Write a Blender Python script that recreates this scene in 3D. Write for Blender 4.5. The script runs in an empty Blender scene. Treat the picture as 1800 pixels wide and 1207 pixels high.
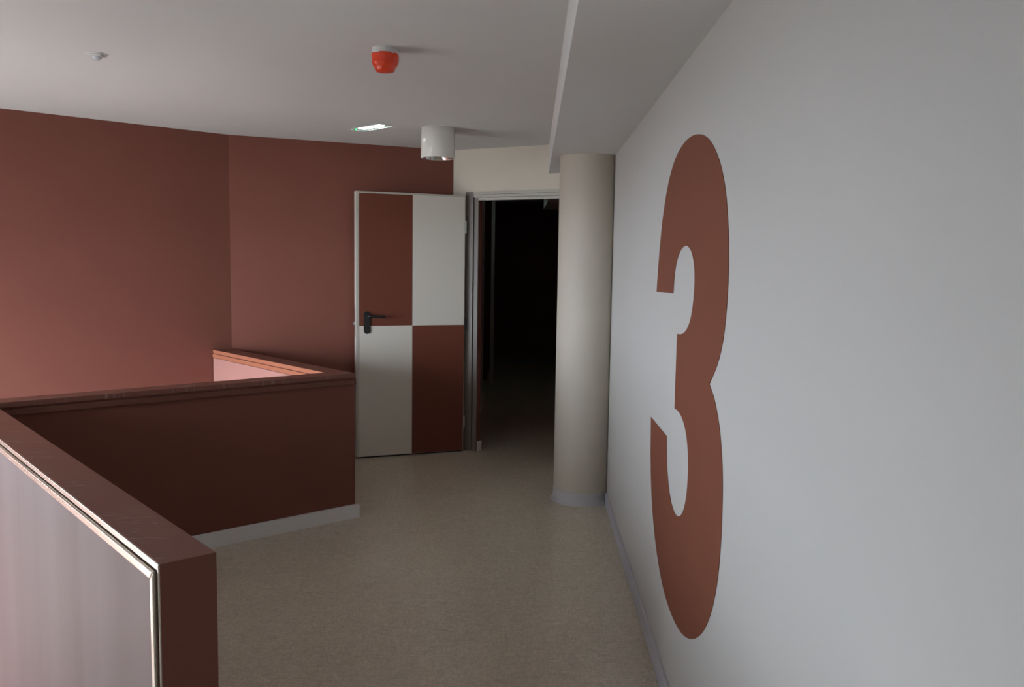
import bpy, bmesh, math
from mathutils import Vector, Matrix

scene = bpy.context.scene
C = scene.collection

# ------------------------------------------------------------------ camera
F_PX, PITCH, ROLL, EYE = 1509.4, math.radians(5.388), math.radians(0.8684), 1.5711
cam_data = bpy.data.cameras.new('camera')
cam_data.sensor_width = 36.0
cam_data.lens = F_PX / 1800.0 * 36.0
cam_data.clip_start = 0.02
cam = bpy.data.objects.new('camera', cam_data)
C.objects.link(cam)
fw = Vector((0, math.cos(PITCH), -math.sin(PITCH)))
up0 = Vector((0, math.sin(PITCH), math.cos(PITCH)))
rt0 = Vector((1, 0, 0))
rt = rt0 * math.cos(ROLL) + up0 * math.sin(ROLL)
up = -rt0 * math.sin(ROLL) + up0 * math.cos(ROLL)
cam.matrix_world = Matrix(((rt.x, up.x, -fw.x, 0), (rt.y, up.y, -fw.y, 0), (rt.z, up.z, -fw.z, EYE), (0, 0, 0, 1)))
scene.camera = cam

# ------------------------------------------------------------------ world, sun, exposure
SKY_STRENGTH = 29.5
SUN_STRENGTH = 80.0
world = bpy.data.worlds.new('sky')
scene.world = world
world.use_nodes = True
bg = world.node_tree.nodes['Background']
bg.inputs['Color'].default_value = (0.79, 0.885, 1.0, 1)
bg.inputs['Strength'].default_value = SKY_STRENGTH

sun_data = bpy.data.lights.new('sun', 'SUN')
sun_data.energy = SUN_STRENGTH
sun_data.angle = math.radians(0.6)
sun_data.color = (1.0, 0.95, 0.88)
sun = bpy.data.objects.new('sun', sun_data)
C.objects.link(sun)
sun.rotation_euler = Vector((0.53, 0.46, -1.0)).to_track_quat('-Z', 'Y').to_euler()
sun.location = (-8, 0, 8)

vs = scene.view_settings
vs.view_transform = 'Standard'
vs.look = 'None'
vs.exposure = 0.08
vs.gamma = 1.0
vs.use_curve_mapping = False
scene.cycles.diffuse_bounces = 8
scene.cycles.max_bounces = 14

# ------------------------------------------------------------------ plan
def V2(x, y): return Vector((x, y))
ZC, ZS, ZP = 2.480, 2.260, 0.891
WL = V2(0.0232, 0.99973)                # along the right wall, away from the camera
NL = V2(-WL.y, WL.x)                    # from the right wall into the room
W0 = V2(0.5097, 0.0)
P2 = V2(-2.3818, 3.893)                 # inner corner of the parapets
U = V2(0.7541, 0.6567)
VV = V2(U.y, -U.x)
T = 0.1316
P1 = P2 + U * 1.9094
P3 = P2 + VV * 2.592
TW = V2(-0.6720, 0.7405)                # along the third parapet
NW = V2(-TW.y, TW.x)
T1 = P1 + TW * 1.7665
A = V2(-2.1217, 6.4694)
B = V2(-0.5025, 7.1684)
DW = V2(0.87663, -0.48116)              # along the door wall
ND = V2(-0.48116, -0.87663)             # from the door wall into the room
LD = V2(-0.7366, -0.6763)               # along the left wall, towards the window
DH = V2(-0.3942, 7.0341)
DF = V2(-1.2244, 6.7057)
WLEFT = A + LD * 3.4                    # where the stairwell window wall meets the left wall
WD = V2(0.62, -0.785)  # along the window wall, towards the viewpoint
WN = V2(-WD.y, WD.x)                    # from the window into the room
REAR_Y = -5.0
LAND_Z = -1.6
BH = 0.083
COR_X0, COR_X1, COR_Y1 = -0.33, 1.25, 13.35

# ------------------------------------------------------------------ materials
def mat(name, col, rough=0.5, spec=0.5, metal=0.0, coat=0.0, var=0.0, vscale=3.0, bump=0.0, bscale=200.0, emit=None, estr=0.0, trans=0.0):
    m = bpy.data.materials.new(name)
    m.use_nodes = True
    nt = m.node_tree
    b = nt.nodes['Principled BSDF']
    b.inputs['Base Color'].default_value = (*col, 1)
    b.inputs['Roughness'].default_value = rough
    b.inputs['Specular IOR Level'].default_value = spec
    b.inputs['Metallic'].default_value = metal
    b.inputs['Coat Weight'].default_value = coat
    b.inputs['Transmission Weight'].default_value = trans
    if emit:
        b.inputs['Emission Color'].default_value = (*emit, 1)
        b.inputs['Emission Strength'].default_value = estr
    tc = nt.nodes.new('ShaderNodeTexCoord')
    if var > 0:
        n = nt.nodes.new('ShaderNodeTexNoise')
        n.inputs['Scale'].default_value = vscale
        n.inputs['Detail'].default_value = 5
        nt.links.new(tc.outputs['Object'], n.inputs['Vector'])
        r = nt.nodes.new('ShaderNodeMapRange')
        r.inputs['From Min'].default_value = 0.3
        r.inputs['From Max'].default_value = 0.7
        r.inputs['To Min'].default_value = 1 - var
        r.inputs['To Max'].default_value = 1 + var
        nt.links.new(n.outputs['Fac'], r.inputs['Value'])
        h = nt.nodes.new('ShaderNodeHueSaturation')
        h.inputs['Color'].default_value = (*col, 1)
        nt.links.new(r.outputs['Result'], h.inputs['Value'])
        nt.links.new(h.outputs['Color'], b.inputs['Base Color'])
    if bump > 0:
        n2 = nt.nodes.new('ShaderNodeTexNoise')
        n2.inputs['Scale'].default_value = bscale
        n2.inputs['Detail'].default_value = 3
        nt.links.new(tc.outputs['Object'], n2.inputs['Vector'])
        bp = nt.nodes.new('ShaderNodeBump')
        bp.inputs['Strength'].default_value = bump
        bp.inputs['Distance'].default_value = 0.002
        nt.links.new(n2.outputs['Fac'], bp.inputs['Height'])
        nt.links.new(bp.outputs['Normal'], b.inputs['Normal'])
    return m

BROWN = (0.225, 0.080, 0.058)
BROWN_SHADED = (0.168, 0.057, 0.038)
M = {}
M['cream'] = mat('cream wall paint', (0.50, 0.447, 0.372), 0.6, 0.35, var=0.012, vscale=1.5, bump=0.08, bscale=160)
M['lit_cream'] = mat('cream wall paint lit copy', (0.70, 0.645, 0.55), 0.6, 0.35, var=0.012, vscale=1.5)  # same cream as the column, lightened to stand in for light
M['white'] = mat('white wall paint', (0.515, 0.500, 0.475), 0.6, 0.35, var=0.012, vscale=1.5, bump=0.08, bscale=160)
M['ceiling'] = mat('ceiling paint', (0.69, 0.69, 0.68), 0.85, 0.2, var=0.01, vscale=1.2)
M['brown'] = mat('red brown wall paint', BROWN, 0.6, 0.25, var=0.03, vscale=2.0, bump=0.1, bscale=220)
M['board'] = mat('red brown paint shaded copy', BROWN_SHADED, 0.6, 0.25, var=0.03, vscale=2.0, bump=0.1, bscale=220)  # same paint as the brown walls, kept darker in place of shade
M['numeral'] = mat('numeral paint', (0.195, 0.064, 0.038), 0.6, 0.2, var=0.02, vscale=4)
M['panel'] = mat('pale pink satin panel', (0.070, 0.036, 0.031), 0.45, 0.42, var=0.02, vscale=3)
M['lit_panel'] = mat('panel with light in its colour', (0.42, 0.205, 0.175), 0.45, 0.5)  # stairwell panel lightened, strong light put into the colour
M['lit_trim'] = mat('brown trim lit copy', (0.36, 0.130, 0.072), 0.5, 0.3)  # brown trim brightened, light from the stairwell painted in
M['trim'] = mat('polished trim strip', (0.56, 0.49, 0.41), 0.26, 0.6, metal=0.9)
M['brown_trim'] = mat('brown varnished trim', (0.135, 0.047, 0.031), 0.45, 0.3)
M['dark_gap'] = mat('shadow groove paint', (0.03, 0.015, 0.012), 0.7)
M['landing'] = mat('grey landing floor', (0.10, 0.10, 0.10), 0.5)
M['ground'] = mat('dark asphalt ground far below', (0.088, 0.086, 0.082), 0.9, 0.2, var=0.1, vscale=0.2)
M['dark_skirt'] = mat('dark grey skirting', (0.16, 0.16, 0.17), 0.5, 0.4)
M['skirt_lilac'] = mat('lilac grey skirting', (0.48, 0.48, 0.52), 0.5, 0.4)
M['skirt'] = mat('pale grey skirting', (0.70, 0.69, 0.68), 0.5, 0.4)
M['vinyl'] = mat('grey vinyl cove', (0.46, 0.45, 0.46), 0.42, 0.5)
M['door_white'] = mat('door white lacquer', (0.68, 0.635, 0.56), 0.5, 0.4, bump=0.15, bscale=400)
M['door_brown'] = mat('door brown film', (0.160, 0.048, 0.028), 0.55, 0.25, bump=0.15, bscale=400)
M['frame_metal'] = mat('painted steel frame', (0.50, 0.475, 0.42), 0.42, 0.5)
M['shaded_metal'] = mat('painted steel frame in shade', (0.20, 0.175, 0.155), 0.45, 0.4)  # frame steel darkened, shade beside the leaf put into the colour
M['black'] = mat('black plastic', (0.012, 0.012, 0.013), 0.35, 0.5)
M['rubber'] = mat('black rubber seal', (0.01, 0.01, 0.01), 0.7)
M['steel'] = mat('brushed steel', (0.6, 0.6, 0.6), 0.3, 0.5, metal=1.0)
M['gloss_white'] = mat('glossy white enamel', (0.80, 0.79, 0.75), 0.16, 0.5)
M['chrome'] = mat('mirror reflector', (0.8, 0.8, 0.8), 0.08, 0.5, metal=1.0)
M['glass'] = mat('lamp glass', (0.8, 0.85, 0.8), 0.1, 0.5, trans=0.6)
M['white_plastic'] = mat('white plastic', (0.66, 0.66, 0.66), 0.4, 0.5)
M['red_plastic'] = mat('red dust cover plastic', (0.85, 0.065, 0.018), 0.3, 0.5, bump=0.7, bscale=70)
M['lens'] = mat('sensor lens', (0.6, 0.62, 0.66), 0.25, 0.5)
M['housing'] = mat('dark green housing', (0.03, 0.06, 0.05), 0.4)
M['lamp_on'] = mat('lit tube', (0.9, 1.0, 0.93), 0.4, emit=(0.88, 1.0, 0.93), estr=7.0)
M['lamp_dim'] = mat('dim lit tube', (0.9, 1.0, 0.93), 0.4, emit=(0.80, 1.0, 0.92), estr=6.0)
M['led'] = mat('green led', (0.05, 0.6, 0.2), 0.4, emit=(0.03, 0.85, 0.25), estr=1.3)
M['window_metal'] = mat('window aluminium', (0.5, 0.5, 0.5), 0.4, 0.5)
M['corridor_grey'] = mat('corridor grey paint', (0.5, 0.5, 0.5), 0.6)

def cap_material():
    m = mat('varnished brown board', (0.165, 0.060, 0.041), 0.42, 0.4)
    nt = m.node_tree
    b = nt.nodes['Principled BSDF']
    tc = nt.nodes.new('ShaderNodeTexCoord')
    # pale rubbed marks: stretched noise broken up by a coarse noise
    mp = nt.nodes.new('ShaderNodeMapping')
    mp.inputs['Rotation'].default_value = (0, 0, math.radians(-25))
    mp.inputs['Scale'].default_value = (14, 130, 1)
    nt.links.new(tc.outputs['Object'], mp.inputs['Vector'])
    n1 = nt.nodes.new('ShaderNodeTexNoise'); n1.inputs['Scale'].default_value = 1.0; n1.inputs['Detail'].default_value = 4
    n1.inputs['Distortion'].default_value = 1.2
    nt.links.new(mp.outputs['Vector'], n1.inputs['Vector'])
    n2 = nt.nodes.new('ShaderNodeTexNoise'); n2.inputs['Scale'].default_value = 7.0; n2.inputs['Detail'].default_value = 3
    nt.links.new(tc.outputs['Object'], n2.inputs['Vector'])
    r1 = nt.nodes.new('ShaderNodeMapRange')
    r1.inputs['From Min'].default_value = 0.56; r1.inputs['From Max'].default_value = 0.72
    nt.links.new(n1.outputs['Fac'], r1.inputs['Value'])
    r2 = nt.nodes.new('ShaderNodeMapRange')
    r2.inputs['From Min'].default_value = 0.46; r2.inputs['From Max'].default_value = 0.66
    nt.links.new(n2.outputs['Fac'], r2.inputs['Value'])
    mu = nt.nodes.new('ShaderNodeMath'); mu.operation = 'MULTIPLY'
    nt.links.new(r1.outputs['Result'], mu.inputs[0]); nt.links.new(r2.outputs['Result'], mu.inputs[1])
    mu2 = nt.nodes.new('ShaderNodeMath'); mu2.operation = 'MULTIPLY'; mu2.inputs[1].default_value = 0.65
    nt.links.new(mu.outputs[0], mu2.inputs[0])
    mx = nt.nodes.new('ShaderNodeMix'); mx.data_type = 'RGBA'
    mx.inputs['A'].default_value = (0.165, 0.060, 0.041, 1); mx.inputs['B'].default_value = (0.45, 0.38, 0.36, 1)
    nt.links.new(mu2.outputs[0], mx.inputs['Factor'])
    nt.links.new(mx.outputs['Result'], b.inputs['Base Color'])
    return m
M['cap'] = cap_material()

def streak_sheen(m):
    # soft upright streaks in the sheen of the satin panel
    nt = m.node_tree
    b = nt.nodes['Principled BSDF']
    tc = nt.nodes.new('ShaderNodeTexCoord')
    mp = nt.nodes.new('ShaderNodeMapping')
    mp.inputs['Scale'].default_value = (3.0, 3.0, 0.2)
    nt.links.new(tc.outputs['Object'], mp.inputs['Vector'])
    n = nt.nodes.new('ShaderNodeTexNoise'); n.inputs['Scale'].default_value = 1.6; n.inputs['Detail'].default_value = 2
    nt.links.new(mp.outputs['Vector'], n.inputs['Vector'])
    r = nt.nodes.new('ShaderNodeMapRange')
    r.inputs['From Min'].default_value = 0.32; r.inputs['From Max'].default_value = 0.68
    r.inputs['To Min'].default_value = 0.27; r.inputs['To Max'].default_value = 0.42
    nt.links.new(n.outputs['Fac'], r.inputs['Value'])
    nt.links.new(r.outputs['Result'], b.inputs['Specular IOR Level'])
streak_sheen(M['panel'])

def floor_material():
    m = mat('marbled linoleum', (0.33, 0.28, 0.21), 0.30, 0.5)
    nt = m.node_tree
    b = nt.nodes['Principled BSDF']
    tc = nt.nodes.new('ShaderNodeTexCoord')
    def noise(scale, detail, dist, sx, sy, rot):
        mp = nt.nodes.new('ShaderNodeMapping')
        mp.inputs['Rotation'].default_value = (0, 0, rot)
        mp.inputs['Scale'].default_value = (sx, sy, 1)
        nt.links.new(tc.outputs['Object'], mp.inputs['Vector'])
        n = nt.nodes.new('ShaderNodeTexNoise')
        n.inputs['Scale'].default_value = scale; n.inputs['Detail'].default_value = detail; n.inputs['Distortion'].default_value = dist
        nt.links.new(mp.outputs['Vector'], n.inputs['Vector'])
        return n
    a = noise(1.0, 4, 2.5, 14, 55, 0.35)
    c = noise(1.0, 4, 2.5, 60, 18, -0.2)
    d = noise(2.2, 3, 0.5, 1, 1, 0)
    add = nt.nodes.new('ShaderNodeMath'); add.operation = 'ADD'
    nt.links.new(a.outputs['Fac'], add.inputs[0]); nt.links.new(c.outputs['Fac'], add.inputs[1])
    ramp = nt.nodes.new('ShaderNodeValToRGB')
    el = ramp.color_ramp.elements
    el[0].position = 0.34; el[0].color = (0.41, 0.355, 0.275, 1)
    el[1].position = 0.66; el[1].color = (0.68, 0.615, 0.505, 1)
    e = el.new(0.5); e.color = (0.54, 0.48, 0.383, 1)
    half = nt.nodes.new('ShaderNodeMath'); half.operation = 'MULTIPLY'; half.inputs[1].default_value = 0.5
    nt.links.new(add.outputs[0], half.inputs[0])
    nt.links.new(half.outputs[0], ramp.inputs['Fac'])
    r = nt.nodes.new('ShaderNodeMapRange')
    r.inputs['From Min'].default_value = 0.3; r.inputs['From Max'].default_value = 0.7
    r.inputs['To Min'].default_value = 0.96; r.inputs['To Max'].default_value = 1.04
    nt.links.new(d.outputs['Fac'], r.inputs['Value'])
    h = nt.nodes.new('ShaderNodeHueSaturation')
    nt.links.new(ramp.outputs['Color'], h.inputs['Color']); nt.links.new(r.outputs['Result'], h.inputs['Value'])
    nt.links.new(h.outputs['Color'], b.inputs['Base Color'])
    return m
M['floor'] = floor_material()

# ------------------------------------------------------------------ helpers
def link(name, bm, m, parent=None, smooth=False, kind=None, label=None, cat=None, group=None):
    bmesh.ops.recalc_face_normals(bm, faces=bm.faces)
    me = bpy.data.meshes.new(name)
    bm.to_mesh(me); bm.free()
    if smooth:
        for p in me.polygons: p.use_smooth = True
    me.materials.append(M[m])
    o = bpy.data.objects.new(name, me)
    C.objects.link(o)
    if parent is not None: o.parent = parent
    return tag(o, kind, label, cat, group)

def tag(o, kind=None, label=None, cat=None, group=None):
    if kind: o['kind'] = kind
    if label: o['label'] = label
    if cat: o['category'] = cat
    if group: o['group'] = group
    return o

def root(name, kind=None, label=None, cat=None, group=None):
    o = bpy.data.objects.new(name, None)
    o.empty_display_size = 0.1
    C.objects.link(o)
    return tag(o, kind, label, cat, group)

def prism(bm, pts, z0, z1):
    lo = [bm.verts.new((p[0], p[1], z0)) for p in pts]
    hi = [bm.verts.new((p[0], p[1], z1)) for p in pts]
    bm.faces.new(lo); bm.faces.new(hi)
    n = len(pts)
    for i in range(n):
        j = (i + 1) % n
        bm.faces.new((lo[i], lo[j], hi[j], hi[i]))
    return bm

def new(): return bmesh.new()

def rect(p, d, n, s0, s1, o0, o1):
    return [p + d * s0 + n * o0, p + d * s1 + n * o0, p + d * s1 + n * o1, p + d * s0 + n * o1]

def slab(bm, p, d, n, s0, s1, o0, o1, z0, z1):
    return prism(bm, rect(p, d, n, s0, s1, o0, o1), z0, z1)

def bevel(bm, w, seg=2):
    bmesh.ops.recalc_face_normals(bm, faces=bm.faces)
    es = [e for e in bm.edges if len(e.link_faces) == 2 and e.calc_face_angle(0) > 0.6]
    bmesh.ops.bevel(bm, geom=es, offset=w, segments=seg, profile=0.6, affect='EDGES')
    return bm

def lathe(bm, prof, cx, cy, n=48, wob=None):
    rings = []
    for (r, z) in prof:
        if r < 1e-6:
            rings.append([bm.verts.new((cx, cy, z))]); continue
        ring = []
        for i in range(n):
            a = 2 * math.pi * i / n
            rr = r * (1 + (wob(a, z) if wob else 0))
            ring.append(bm.verts.new((cx + rr * math.cos(a), cy + rr * math.sin(a), z)))
        rings.append(ring)
    for a, b in zip(rings, rings[1:]):
        for i in range(n):
            j = (i + 1) % n
            va = [a[0]] if len(a) == 1 else [a[i], a[j]]
            vb = [b[0]] if len(b) == 1 else [b[j], b[i]]
            if len(va) + len(vb) >= 3: bm.faces.new(va + vb)
    return bm

def wall_open(bm, p, d, n, s0, s1, o0, o1, z0, z1, opens):
    """wall slab with rectangular openings (a, b, za, zb)"""
    s = s0
    for (a, b, za, zb) in sorted(opens):
        slab(bm, p, d, n, s, a, o0, o1, z0, z1)
        if za > z0: slab(bm, p, d, n, a, b, o0, o1, z0, za)
        if zb < z1: slab(bm, p, d, n, a, b, o0, o1, zb, z1)
        s = b
    slab(bm, p, d, n, s, s1, o0, o1, z0, z1)
    return bm

# ------------------------------------------------------------------ the setting
K = P2 - U * T - VV * T
P3B = P3 - U * T
T0I = P1 + NW * T
T1I = T1 + NW * T
EDGE = P3B - U * ((P3B - WLEFT).dot(WN) / U.dot(WN))
WREAR = WLEFT + WD * ((REAR_Y - WLEFT.y) / WD.y)
S_END = 1.327
WR_END = B + DW * S_END

floor_pts = [V2(W0.x + WL.x * REAR_Y, REAR_Y), WR_END, B, A, T1I, T0I, K, P3B, EDGE, WREAR]
bm = prism(new(), floor_pts, -0.25, 0.0)
prism(bm, [B - ND * 0.0, WR_END, V2(COR_X1, WR_END.y), V2(COR_X1, COR_Y1 + .1), V2(-1.2, COR_Y1 + .1), V2(-1.2, B.y + .3)], -0.25, -0.0004)
link('floor', bm, 'floor', kind='structure', label='beige marbled linoleum floor of the landing', cat='floor')

bm = prism(new(), [WREAR, V2(P3B.x + 1.2, REAR_Y), V2(P1.x + 1.5, P1.y), V2(A.x, A.y), WLEFT], LAND_Z - 0.2, LAND_Z)
link('floor_landing', bm, 'landing', kind='structure', label='half-landing floor down in the stairwell', cat='floor')

# ceiling with a hole for the recessed emergency light
EM_C = V2(-0.990, 6.022); EM_L = V2(0.7071, -0.7071); EM_S = V2(0.7071, 0.7071)
em_hl, em_hs = 0.168, 0.058
hole = [EM_C + EM_L * a * em_hl + EM_S * b * em_hs for a, b in ((-1, -1), (1, -1), (1, 1), (-1, 1))]
outer = [V2(-5.2, REAR_Y), V2(1.5, REAR_Y), V2(1.5, COR_Y1 + .2), V2(-1.3, COR_Y1 + .2), V2(-1.3, 8.2), V2(-5.2, 8.2)]
bm = new()
es = []
COR_EM = V2(0.02, 10.55)
hole2 = [COR_EM + V2(0, 1) * a * em_hl + V2(-1, 0) * b * em_hs for a, b in ((-1, -1), (1, -1), (1, 1), (-1, 1))]
for loop in (outer, hole, hole2):
    vs_ = [bm.verts.new((p.x, p.y, ZC)) for p in loop]
    es += [bm.edges.new((vs_[i], vs_[(i + 1) % len(vs_)])) for i in range(len(vs_))]
bmesh.ops.triangle_fill(bm, edges=es, use_beauty=True)
prism(bm, outer, ZC + 0.12, ZC + 0.3)
link('ceiling', bm, 'ceiling', kind='structure', label='plain off-white painted ceiling', cat='ceiling')

# dropped soffit along the right wall, to the door wall
s0 = W0 + NL * 0.4022
def on_door_wall(p):   # follow WL from p to the door wall plane
    t = (B - p).dot(ND) / WL.dot(ND)
    return p + WL * t
bm = prism(new(), [W0 + WL * REAR_Y, on_door_wall(W0), on_door_wall(s0), s0 + WL * REAR_Y], ZS, ZC)
link('ceiling_soffit', bm, 'ceiling', kind='structure', label='boxed soffit dropping below the ceiling along the white wall', cat='soffit')

bm = slab(new(), W0, WL, NL, REAR_Y, 6.62, -0.15, 0.0, -0.2, ZC)
link('wall_right', bm, 'white', kind='structure', label='white wall carrying the big brown numeral', cat='wall')

bm = slab(new(), A, (B - A).normalized(), V2((B - A).normalized().y, -(B - A).normalized().x), -0.1, (B - A).length, -0.15, 0.0, LAND_Z, ZC)
link('wall_back', bm, 'brown', kind='structure', label='reddish-brown wall behind the open door', cat='wall')

LN = V2(-LD.y, LD.x)
bm = slab(new(), A, LD, LN, 0.0, (WLEFT - A).length + .1, -0.20, 0.0, LAND_Z, ZC)
link('wall_left', bm, 'brown', kind='structure', label='reddish-brown stairwell wall beyond the parapets', cat='wall')
link('ground', prism(new(), [V2(-80, -80), V2(80, -80), V2(80, 80), V2(-80, 80)], -8.3, -8.0), 'ground', kind='structure', label='dark asphalt ground far below the windows', cat='ground')

OP0, OP1, OPZ = 0.248, 1.15, 2.075
bm = wall_open(new(), B, DW, ND, 0.0, S_END + .05, -0.052, 0.0, -0.2, ZC, [(OP0 - .006, OP1, -0.2, OPZ + .02)])
we = link('wall_end', bm, 'lit_cream', kind='structure', label='cream wall around the dark doorway', cat='wall')

link('reveal', slab(new(), B, DW, ND, OP0 - .006, OP0, -0.054, -0.004, 0, OPZ), 'brown', we)
link('reveal_skirting', slab(new(), B, DW, ND, OP0, OP0 + .014, -0.062, -0.008, 0, BH), 'skirt', we)
# window wall, lit by the sky, outside the frame
WINS = ((0.06, 1.56, -0.80, 1.55), (1.62, 2.55, 1.15, 2.06), (4.20, 4.75, 0.50, 1.90))
bm = wall_open(new(), WLEFT, WD, WN, -.2, (WREAR - WLEFT).length + .1, -0.2, 0.0, LAND_Z, ZC, WINS)
link('wall_window', bm, 'white', kind='structure', label='stairwell wall with the tall windows', cat='wall')
bm = slab(new(), WREAR - V2(.4, 0), V2(1, 0), V2(0, 1), 0, 3.0, -0.15, 0.0, LAND_Z, ZC)
link('wall_rear', bm, 'brown', kind='structure', label='brown wall behind the viewpoint', cat='wall')
for wi, (a_, b_, za, zb_) in enumerate(WINS):
    wr = root('window_%d' % (wi + 1), kind='structure', label=('tall aluminium stairwell window beside the brown wall', 'square aluminium stairwell window between the others', 'narrow aluminium stairwell window beside the viewpoint')[wi], cat='window')
    def wbar(y0, y1, z0, z1, nm):
        link(nm, slab(new(), WLEFT, WD, WN, y0, y1, -.13, -.07, z0, z1), 'window_metal', wr)
    wbar(a_, b_, zb_ - .05, zb_, 'window_rail'); wbar(a_, b_, za, za + .05, 'window_rail')
    for k in range(3):
        y = a_ + .025 + (b_ - a_ - .05) * k / 2
        wbar(y - .025, y + .025, za + .05, zb_ - .05, 'window_mullion')
def portal(name, loc, inward, w, h):
    pd = bpy.data.lights.new(name, 'AREA')
    pd.shape = 'RECTANGLE'; pd.size = w; pd.size_y = h
    pd.cycles.is_portal = True
    po = bpy.data.objects.new(name, pd)
    C.objects.link(po)
    po.location = loc
    zax = -Vector((inward.x, inward.y, 0)).normalized()      # the light shines along its -Z
    yax = Vector((0, 0, 1)); xax = yax.cross(zax)
    po.rotation_euler = Matrix((xax, yax, zax)).transposed().to_euler()
for (a_, b_, za, zb_) in WINS:
    pc = WLEFT + WD * ((a_ + b_) / 2) - WN * .17
    portal('window_portal', (pc.x, pc.y, (za + zb_) / 2), WN, b_ - a_, zb_ - za)

# skirting boards of the room
link('baseboard_right', bevel(slab(new(), W0, WL, NL, REAR_Y, 5.50, 0.0, 0.013, 0, BH), .003), 'skirt_lilac', kind='structure',
     label='grey skirting at the foot of the numeral wall', cat='skirting')
link('baseboard_back', bevel(slab(new(), A, (B - A).normalized(), V2((B - A).normalized().y, -(B - A).normalized().x), .5, (B - A).length - .02, 0.0, 0.014, 0, BH), .003),
     'skirt', kind='structure', label='grey skirting under the brown wall behind the door', cat='skirting')

# corridor beyond the doorway
def plan(x0, x1, y0, y1): return [V2(x0, y0), V2(x1, y0), V2(x1, y1), V2(x0, y1)]
cl = root('wall_corridor', kind='structure', label='side wall of the dark corridor beyond the doorway', cat='wall')
link('wall_section', prism(new(), plan(-0.9, -0.65, 7.2, 8.9), 0, ZC), 'brown', cl)
link('wall_section', prism(new(), plan(-0.9, COR_X0, 8.9, 9.85), 0, ZC), 'corridor_grey', cl)
link('skirting', prism(new(), plan(COR_X0, COR_X0 + .014, 8.9, 9.85), 0, BH), 'skirt', cl)
link('wall_section', prism(new(), plan(-0.9, -0.55, 9.85, 11.25), 0, ZC), 'brown', cl)
link('pilaster', prism(new(), plan(-0.287, -0.243, 11.2, 11.32), 0, ZC), 'white', cl)
link('wall_section', prism(new(), plan(-0.9, -0.55, 11.25, 11.45), 0, ZC), 'brown', cl)
link('wall_section', prism(new(), plan(-0.9, COR_X0, 11.45, COR_Y1), 0, ZC), 'brown', cl)
ce = root('wall_corridor_end', kind='structure', label='far end wall of the dark corridor', cat='wall')
link('wall_section', prism(new(), plan(-1.0, COR_X1 + .1, COR_Y1, COR_Y1 + .12), 0, ZC), 'brown', ce)
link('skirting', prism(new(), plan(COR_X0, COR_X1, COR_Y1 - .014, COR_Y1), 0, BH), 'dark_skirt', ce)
link('wall_corridor_far', prism(new(), plan(COR_X1, COR_X1 + .12, 6.3, COR_Y1), 0, ZC), 'brown', kind='structure', label='hidden side wall of the dark corridor', cat='wall')
link('wall_corridor_return', prism(new(), plan(WR_END.x, COR_X1 + .1, 6.3, 6.42), 0, ZC), 'brown', kind='structure', label='return wall of the dark corridor behind the column', cat='wall')
link('ceiling_corridor_soffit', prism(new(), plan(0.38, COR_X1, 7.3, 11.2), ZS, ZC), 'ceiling', kind='structure', label='dim soffit inside the dark corridor', cat='soffit')

# ------------------------------------------------------------------ parapets
CAP, BAT = 0.026, 0.028
def parapet(label, p, d, n_in, s0, s1):
    """p + d*s is the line of one face, thickness runs along -n_in (n_in points out of that face)."""
    r = root('parapet_wall', kind='structure', label=label, cat='parapet')
    body_top = ZP - CAP
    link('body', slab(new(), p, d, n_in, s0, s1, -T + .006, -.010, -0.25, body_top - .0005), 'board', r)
    return r, body_top

# far parapet: face to the pocket of floor, back to the stairwell
rf, bt = parapet('long brown parapet with a skirting, running up to the open door', P2, U, VV, -T, 1.9094)
link('cap', bevel(slab(new(), P2, U, VV, -T, 1.9094, -T, 0.0, bt, ZP), .002), 'cap', rf)
link('batten', bevel(slab(new(), P2, U, VV, 0.0, 1.9094 + .003, -.010, 0.005, bt - .010 - BAT, bt - .010), .002), 'brown_trim', rf)
link('batten', bevel(slab(new(), P2, U, VV, -T, 1.9094 - T, -T - .006, -T + .006, bt - .004 - BAT, bt - .004), .002), 'brown_trim', rf)
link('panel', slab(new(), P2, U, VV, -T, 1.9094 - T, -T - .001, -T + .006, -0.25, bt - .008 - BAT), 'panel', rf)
link('skirting', bevel(slab(new(), P2, U, VV, 0.02, 1.9094 + .018, -.010, 0.016, 0, BH), .003), 'skirt', rf)
link('skirting', bevel(slab(new(), P1, TW, NW * -1, 0.02, 1.76, -.006, 0.016, 0, BH), .003), 'skirt', rf)

# third parapet, continuing along the stairwell to the corner of the brown walls
rt_, bt = parapet('short parapet with light put into its panel and trim colours, in the corner of the brown walls', P1, TW, NW * -1, T, 1.7665)
link('cap', bevel(slab(new(), P1, TW, NW * -1, T, 1.7665, -T, 0.0, bt, ZP), .002), 'cap', rt_)
link('batten', bevel(slab(new(), P1, TW, NW * -1, T + .008, 1.7665, -T - .006, -T + .006, bt - .004 - BAT, bt - .004), .002), 'lit_trim', rt_)
link('cap_edge', slab(new(), P1, TW, NW * -1, T + .002, 1.7665, -T - .0025, -T, bt, ZP - .001), 'lit_trim', rt_)  # added thin strip, paints the light on the side of the cap
link('panel', slab(new(), P1, TW, NW * -1, T + .002, 1.7665, -T - .001, -T + .006, -0.25, bt - .008 - BAT), 'lit_panel', rt_, label='panel with light put into its pink colour')
link('batten', bevel(slab(new(), P1, TW, NW * -1, 0.01, 1.7665, -.006, 0.004, bt - .004 - BAT, bt - .004), .002), 'brown_trim', rt_)

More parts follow.
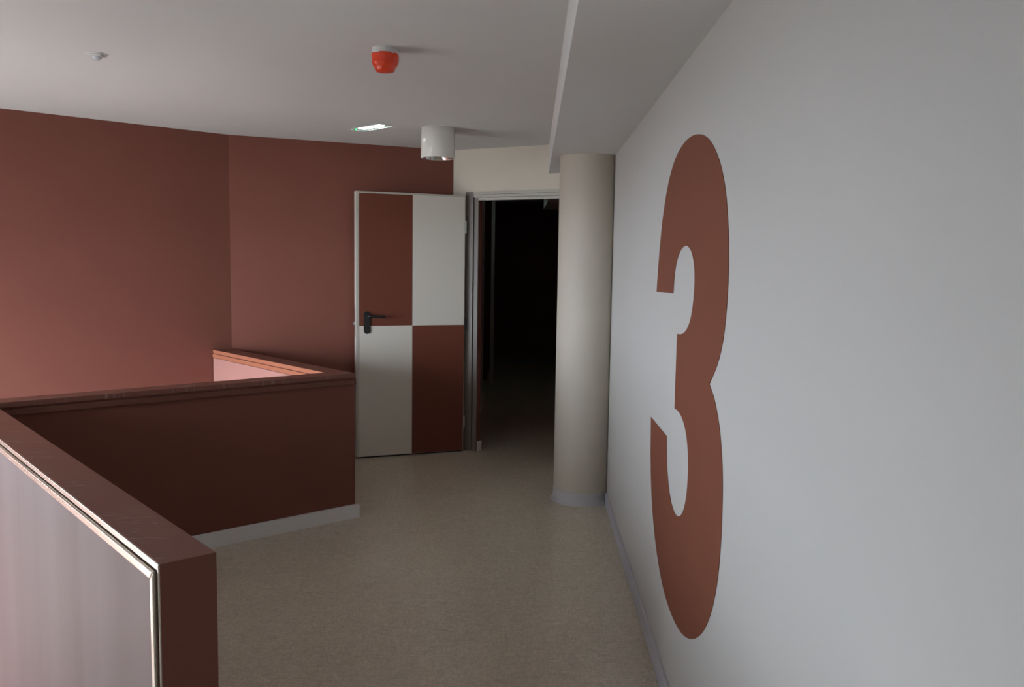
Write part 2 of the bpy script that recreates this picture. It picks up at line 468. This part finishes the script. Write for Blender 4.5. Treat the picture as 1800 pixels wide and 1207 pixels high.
# near parapet: stands beside the viewpoint, its framed panel faces the stairwell
rn = root('parapet_wall', kind='structure', label='parapet nearest the viewpoint, with a pale framed panel and scuffed brown top', cat='parapet')
L2 = 2.592
NV = VV
capn = 0.016
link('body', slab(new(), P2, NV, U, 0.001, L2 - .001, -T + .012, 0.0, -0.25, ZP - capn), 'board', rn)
link('cap', bevel(slab(new(), P2, NV, U, 0.0, L2 - .0015, -T + .004, 0.0005, ZP - capn, ZP), .0006), 'cap', rn)
o = link('cap_edge', bevel(slab(new(), P2, NV, U, 0.0, L2, -T, -T + .004, ZP - capn, ZP - .0003), .0016), 'trim', rn, label='bright strip along the edge of the top')
# corner strip standing at the end of the parapet
link('corner_strip', bevel(slab(new(), P2, NV, U, L2 - .006, L2 - .0005, -T, -T + .004, -0.25, ZP - capn), .001), 'trim', rn)
link('end_board', slab(new(), P2, NV, U, L2 - .0015, L2, -T + .004, 0.0005, -0.25, ZP - .0004), 'board', rn)
# mitred frame of the panel
f0, f1 = L2 - .016, L2 - .038           # outer and inner edge of the upright
zt, zb = ZP - capn - .004, ZP - capn - .027
oo, oi = -T - .008, -T + .012
def mitre(pts_sz, nm):
    b_ = new()
    lo = [b_.verts.new((*(P2 + NV * s + U * oi), z)) for s, z in pts_sz]
    hi = [b_.verts.new((*(P2 + NV * s + U * oo), z)) for s, z in pts_sz]
    b_.faces.new(lo); b_.faces.new(hi)
    for i in range(4):
        j = (i + 1) % 4
        b_.faces.new((lo[i], lo[j], hi[j], hi[i]))
    return link(nm, bevel(b_, .0045, 3), 'trim', rn, label='polished strip framing the pale panel')
mitre([(0.0, zt), (f0, zt), (f1, zb), (0.0, zb)], 'frame_rail')
mitre([(f0, zt), (f0, -0.25), (f1, -0.25), (f1, zb)], 'frame_stile')
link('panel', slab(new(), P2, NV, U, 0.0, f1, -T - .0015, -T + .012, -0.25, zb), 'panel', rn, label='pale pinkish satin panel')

# ------------------------------------------------------------------ column
COLC, COLR = V2(0.4835, 5.657), 0.1900
col = root('column', kind='structure', label='round cream column standing against the white wall', cat='column')
link('shaft', lathe(new(), [(COLR, 0.0), (COLR, 0.6), (COLR, 1.4), (COLR, ZS)], COLC.x, COLC.y, 72), 'cream', col, smooth=True)
sk = [(COLR + .0225, 0.0), (COLR + .0215, .004), (COLR + .012, .014), (COLR + .006, .028), (COLR + .003, .045), (COLR + .003, .078), (COLR + .001, .083), (COLR - .002, .083)]
link('skirting', lathe(new(), sk, COLC.x, COLC.y, 72), 'vinyl', col, smooth=True, label='grey vinyl coved skirting')

# ------------------------------------------------------------------ door frame
fr = root('trim_1', kind='structure', label='grey-white steel frame of the dark doorway', cat='door frame')
link('casing', bevel(slab(new(), B, DW, ND, 0.130, 0.204, -0.001, 0.018, 0, 2.136), .002), 'shaded_metal', fr)
link('jamb', bevel(slab(new(), B, DW, ND, 0.213, OP0 + .002, -0.004, 0.012, 0, 2.086), .002), 'shaded_metal', fr)
link('seal', slab(new(), B, DW, ND, 0.204, 0.213, 0.0, 0.006, 0, 2.09), 'rubber', fr)
link('header', bevel(slab(new(), B, DW, ND, 0.204, OP1 + .05, 0.0, 0.018, 2.114, 2.136), .002), 'frame_metal', fr)
link('header', bevel(slab(new(), B, DW, ND, 0.204, OP1 + .05, 0.0, 0.015, 2.091, 2.1125), .002), 'frame_metal', fr)
link('header', bevel(slab(new(), B, DW, ND, OP0 + .002, OP1 + .05, -0.05, 0.012, 2.067, 2.089), .002), 'frame_metal', fr)
link('jamb', bevel(slab(new(), B, DW, ND, OP1 - .02, OP1 + .05, -0.05, 0.034, 0, 2.064), .002), 'frame_metal', fr)

# ------------------------------------------------------------------ door leaf
DD = (DH - DF); DWID = DD.length; DD.normalize()
DN = V2(DD.y, -DD.x)
door = root('door_1', kind='structure', label='open door chequered in brown and white quarters', cat='door')
TH = 0.058
link('leaf', bevel(slab(new(), DF, DD, DN, 0.0, DWID, -TH, 0.0, 0.012, 2.104), .002), 'door_white', door)
SX, SZ = 0.4535, 1.057
for (a, b_, za, zb_, m, lab) in ((0.026, SX, SZ, 2.089, 'door_brown', 'brown upper quarter'), (SX, DWID - .003, SZ, 2.089, 'door_white', 'white upper quarter'),
                                 (0.026, SX, 0.014, SZ, 'door_white', 'white lower quarter'), (SX, DWID - .003, 0.014, SZ, 'door_brown', 'brown lower quarter')):
    g_ = 0.0006
    link('panel', slab(new(), DF, DD, DN, a + g_, b_ - g_, 0.0, 0.0025, za + g_, zb_ - g_), m, door, label=lab)
link('edge_strip', bevel(slab(new(), DF, DD, DN, 0.001, 0.022, 0.0, 0.004, 0.014, 2.102), .001), 'frame_metal', door)
link('top_strip', bevel(slab(new(), DF, DD, DN, 0.0225, DWID, 0.0, 0.004, 2.0895, 2.102), .001), 'frame_metal', door)
link('seal', slab(new(), DF, DD, DN, 0.004, DWID - .004, -TH + .008, -.004, 0.003, 0.012), 'rubber', door)
# lock plate in the leaf edge
lk = link('lock_plate', bevel(slab(new(), DF, DD, DN, -.002, 0.0, -.042, -.018, 0.96, 1.20), .0008), 'steel', door)
link('latch', bevel(slab(new(), DF, DD, DN, -.014, -.002, -.038, -.022, 1.065, 1.09), .002), 'steel', lk)
# hinges
for z in (0.25, 1.06, 1.85):
    c = DH + DD * 0.010 + DN * -0.012
    link('hinge', lathe(new(), [(0, z - .05), (.009, z - .05), (.009, z + .05), (0, z + .05)], c.x, c.y, 16), 'steel' if z != 1.06 else 'black', door)
# handle
def d3(s, o, z):
    p = DF + DD * s + DN * o
    return Vector((p.x, p.y, z))
hd = root('handle', label='black lever handle on a long rounded plate')
hd.parent = door
def stadium(bm_, sc, z0, z1, w, o0, o1, n=12):
    pts = []
    h = w / 2
    for i in range(n + 1):
        a = math.pi * i / n
        pts.append((sc + h * math.cos(a), z1 - h + h * math.sin(a)))
    for i in range(n + 1):
        a = math.pi + math.pi * i / n
        pts.append((sc + h * math.cos(a), z0 + h + h * math.sin(a)))
    lo = [bm_.verts.new(d3(s, o0, z)) for s, z in pts]; hi = [bm_.verts.new(d3(s, o1, z)) for s, z in pts]
    bm_.faces.new(lo); bm_.faces.new(hi)
    for i in range(len(pts)):
        j = (i + 1) % len(pts)
        bm_.faces.new((lo[i], lo[j], hi[j], hi[i]))
    return bm_
link('handle_plate', bevel(stadium(new(), 0.087, 0.994, 1.172, 0.052, 0.002, 0.012), .002), 'black', hd)
def tube(bm_, path, radii, n=16):
    rings = []
    for i, p in enumerate(path):
        t = (path[min(i + 1, len(path) - 1)] - path[max(i - 1, 0)]).normalized()
        a = t.cross(Vector((0, 0, 1)))
        if a.length < 1e-3: a = Vector((1, 0, 0))
        a.normalize(); b2 = t.cross(a)
        rings.append([bm_.verts.new(p + (a * math.cos(2 * math.pi * k / n) + b2 * math.sin(2 * math.pi * k / n)) * radii[i]) for k in range(n)])
    for r1, r2 in zip(rings, rings[1:]):
        for k in range(n):
            bm_.faces.new((r1[k], r1[(k + 1) % n], r2[(k + 1) % n], r2[k]))
    bm_.faces.new(rings[0]); bm_.faces.new(rings[-1])
    return bm_
path = [d3(.087, .010, 1.136), d3(.087, .040, 1.136), d3(.090, .052, 1.136), d3(.100, .058, 1.135), d3(.115, .060, 1.134), d3(.17, .060, 1.131), d3(.212, .058, 1.129), d3(.222, .057, 1.128)]
link('lever', tube(new(), path, [.014, .013, .0125, .012, .0115, .0105, .0105, .007]), 'black', hd, smooth=True)
link('lever_rose', tube(new(), [d3(.087, .011, 1.136), d3(.087, .022, 1.136)], [.021, .019], 24), 'black', hd)

# ------------------------------------------------------------------ numeral on the right wall (distance along the wall, height)
NUM = [[(3.531, 1.461), (3.502, 1.586), (3.446, 1.731), (3.363, 1.841), (3.259, 1.919), (3.132, 1.97), (2.962, 1.992), (2.827, 1.99), (2.722, 1.978), (2.624, 1.96), (2.529, 1.93), (2.438, 1.883), (2.367, 1.832), (2.312, 1.772), (2.271, 1.698), (2.247, 1.609), (2.24, 1.52), (2.25, 1.443), (2.272, 1.37), (2.321, 1.305), (2.429, 1.234)],
       [(2.429, 1.234), (2.351, 1.206), (2.277, 1.143), (2.234, 1.066), (2.212, 0.993), (2.208, 0.902), (2.213, 0.807), (2.233, 0.719), (2.281, 0.631), (2.35, 0.549), (2.445, 0.477), (2.571, 0.41), (2.717, 0.362), (2.885, 0.341), (3.081, 0.346), (3.248, 0.397), (3.407, 0.493), (3.509, 0.628), (3.568, 0.76), (3.583, 0.931)],
       [(3.583, 0.931), (3.156, 0.936)],
       [(3.156, 0.936), (3.146, 0.857), (3.103, 0.784), (3.028, 0.723), (2.931, 0.704), (2.848, 0.717), (2.77, 0.754), (2.715, 0.823), (2.701, 0.911), (2.718, 0.979), (2.763, 1.03), (2.843, 1.064), (2.929, 1.072), (3.004, 1.066)],
       [(3.004, 1.066), (3.0, 1.331)],
       [(3.0, 1.331), (2.907, 1.335), (2.817, 1.356), (2.745, 1.397), (2.709, 1.469), (2.705, 1.538), (2.731, 1.584), (2.78, 1.62), (2.872, 1.641), (2.974, 1.631), (3.057, 1.594), (3.099, 1.541), (3.112, 1.468)],
       [(3.112, 1.468), (3.531, 1.461)]]
def catmull(pts, k=5):
    if len(pts) == 2: return pts[:1]
    P = [(2 * pts[0][0] - pts[1][0], 2 * pts[0][1] - pts[1][1])] + pts + [(2 * pts[-1][0] - pts[-2][0], 2 * pts[-1][1] - pts[-2][1])]
    # light smoothing of the hand-measured points
    out = []
    for i in range(1, len(P) - 2):
        for j in range(k):
            t = j / k
            q = []
            for c in (0, 1):
                a, b_, c_, d_ = P[i - 1][c], P[i][c], P[i + 1][c], P[i + 2][c]
                q.append(0.5 * (2 * b_ + (c_ - a) * t + (2 * a - 5 * b_ + 4 * c_ - d_) * t * t + (3 * b_ - a - 3 * c_ + d_) * t ** 3))
            out.append(tuple(q))
    return out
def smooth_pts(p):
    if len(p) < 5: return p
    return [p[0]] + [(.2 * p[i - 1][0] + .6 * p[i][0] + .2 * p[i + 1][0], .2 * p[i - 1][1] + .6 * p[i][1] + .2 * p[i + 1][1]) for i in range(1, len(p) - 1)] + [p[-1]]
loop = []
for seg in NUM: loop += catmull(smooth_pts(seg))
bm = new()
def w3(s, z, o):
    p = W0 + WL * s + NL * o
    return Vector((p.x, p.y, z))
front = [bm.verts.new(w3(s, z, 0.0018)) for s, z in loop]
back = [bm.verts.new(w3(s, z, 0.0005)) for s, z in loop]
fe = [bm.edges.new((front[i], front[(i + 1) % len(front)])) for i in range(len(front))]
bmesh.ops.triangle_fill(bm, edges=fe, use_beauty=True)
for i in range(len(front)):
    j = (i + 1) % len(front)
    bm.faces.new((front[i], front[j], back[j], back[i]))
link('wall_numeral', bm, 'numeral', label='giant reddish-brown numeral 3 on the white wall', cat='numeral', kind='thing')

# ------------------------------------------------------------------ ceiling fittings
# smoke detector in its dust cover
cx, cy = -0.566, 3.80
sd = root('smoke_detector', label='smoke detector on the ceiling wrapped in a red dust cover', cat='smoke detector')
link('base', lathe(new(), [(0, ZC), (.0545, ZC), (.0555, ZC - .004), (.0555, ZC - .028), (.053, ZC - .032), (0, ZC - .032)], cx, cy, 48), 'white_plastic', sd, smooth=False)
wob = lambda a, z: .022 * math.sin(5 * a + 60 * z) + .016 * math.sin(9 * a - 90 * z) + .010 * math.sin(17 * a)
link('dust_cover', lathe(new(), [(.0555, ZC - .024), (.0585, ZC - .029), (.0590, ZC - .034), (.0560, ZC - .040), (.0575, ZC - .047), (.0550, ZC - .052), (.0565, ZC - .060), (.0545, ZC - .068), (.0510, ZC - .074), (.0485, ZC - .078), (.0430, ZC - .081), (.0425, ZC - .088), (.0400, ZC - .094), (.034, ZC - .0985), (0, ZC - .0990)], cx, cy, 48, wob), 'red_plastic', sd, smooth=True, label='wrinkled red plastic cover')
# motion sensor
cx, cy = -1.897, 3.985
ms = root('ceiling_sensor', label='small white round sensor flush on the ceiling', cat='sensor')
link('base_plate', lathe(new(), [(.047, ZC), (.047, ZC - .003), (.044, ZC - .005), (0, ZC - .005)], cx, cy, 48), 'white_plastic', ms)
link('ring', lathe(new(), [(.033, ZC - .004), (.033, ZC - .009), (.030, ZC - .011), (0, ZC - .011)], cx, cy, 40), 'white_plastic', ms)
link('lens', lathe(new(), [(.022, ZC - .010), (.021, ZC - .016), (.017, ZC - .022), (.010, ZC - .026), (0, ZC - .027)], cx, cy, 32), 'lens', ms, smooth=True)
# cylindrical downlight
cx, cy = -0.530, 6.00
dl = root('ceiling_downlight', label='white cylindrical downlight hanging under the ceiling', cat='ceiling light')
zb = ZC - 0.205
link('housing', lathe(new(), [(0, ZC), (.112, ZC), (.116, ZC - .003), (.116, zb + .002), (.1145, zb), (.111, zb), (.110, zb + .002), (.110, zb + .15), (0, zb + .15)], cx, cy, 64), 'gloss_white', dl, smooth=False)
link('reflector', lathe(new(), [(.1095, zb + .003), (.104, zb + .012), (.092, zb + .035), (.075, zb + .07), (.055, zb + .105), (.04, zb + .12), (0, zb + .12)], cx, cy, 48), 'chrome', dl, smooth=True, label='mirror-bright reflector')
link('lamp', lathe(new(), [(0, zb + .118), (.02, zb + .118), (.021, zb + .06), (.016, zb + .045), (0, zb + .04)], cx, cy, 24), 'glass', dl, smooth=True)
for o in dl.children:
    if o.name.startswith('housing'):
        for p in o.data.polygons: p.use_smooth = abs(p.normal.z) < 0.3

# recessed emergency light
def emergency(center, dl_, ds_, label, strength_mat='lamp_on'):
    e = root('emergency_light', label=label, cat='emergency light', group='recessed emergency lights')
    hl, hs, dep = em_hl, em_hs, .05
    b_ = new()
    def P(a, c, z):
        p = center + dl_ * a + ds_ * c
        return (p.x, p.y, z)
    # open-bottomed housing
    lo = [b_.verts.new(P(a * hl, c * hs, ZC)) for a, c in ((-1, -1), (1, -1), (1, 1), (-1, 1))]
    hi = [b_.verts.new(P(a * hl, c * hs, ZC + dep)) for a, c in ((-1, -1), (1, -1), (1, 1), (-1, 1))]
    b_.faces.new(hi)
    for i in range(4): b_.faces.new((lo[i], lo[(i + 1) % 4], hi[(i + 1) % 4], hi[i]))
    link('housing', b_, 'housing', e)
    b_ = new()
    w, t = .012, .003
    for (a0, a1, c0, c1) in ((-hl - w, hl + w, -hs - w, -hs), (-hl - w, hl + w, hs, hs + w), (-hl - w, -hl, -hs, hs), (hl, hl + w, -hs, hs)):
        prism(b_, [center + dl_ * a + ds_ * c for a, c in ((a0, c0), (a1, c0), (a1, c1), (a0, c1))], ZC - t, ZC)
    link('rim', b_, 'white_plastic', e)
    for sgn in (-1, 1):
        b_ = new()
        bmesh.ops.create_uvsphere(b_, u_segments=24, v_segments=12, radius=1.0)
        ca = center + dl_ * (sgn * .066) + ds_ * 0.0
        mtx = Matrix(((dl_.x * .082, ds_.x * .042, 0, ca.x), (dl_.y * .082, ds_.y * .042, 0, ca.y), (0, 0, .018, ZC + .012), (0, 0, 0, 1)))
        bmesh.ops.transform(b_, matrix=mtx, verts=b_.verts)
        link('lamp', b_, strength_mat, e, smooth=True)
    b_ = new()
    bmesh.ops.create_uvsphere(b_, u_segments=12, v_segments=8, radius=.007)
    ca = center + dl_ * -.158 + ds_ * -.02
    bmesh.ops.translate(b_, vec=(ca.x, ca.y, ZC + .002), verts=b_.verts)
    link('indicator', b_, 'led', e, smooth=True, label='tiny green indicator lamp')
    return e
emergency(EM_C, EM_L, EM_S, 'lit recessed emergency light in the ceiling near the door')
emergency(COR_EM, V2(0, 1), V2(-1, 0), 'emergency light in the ceiling of the dark corridor', 'lamp_dim')
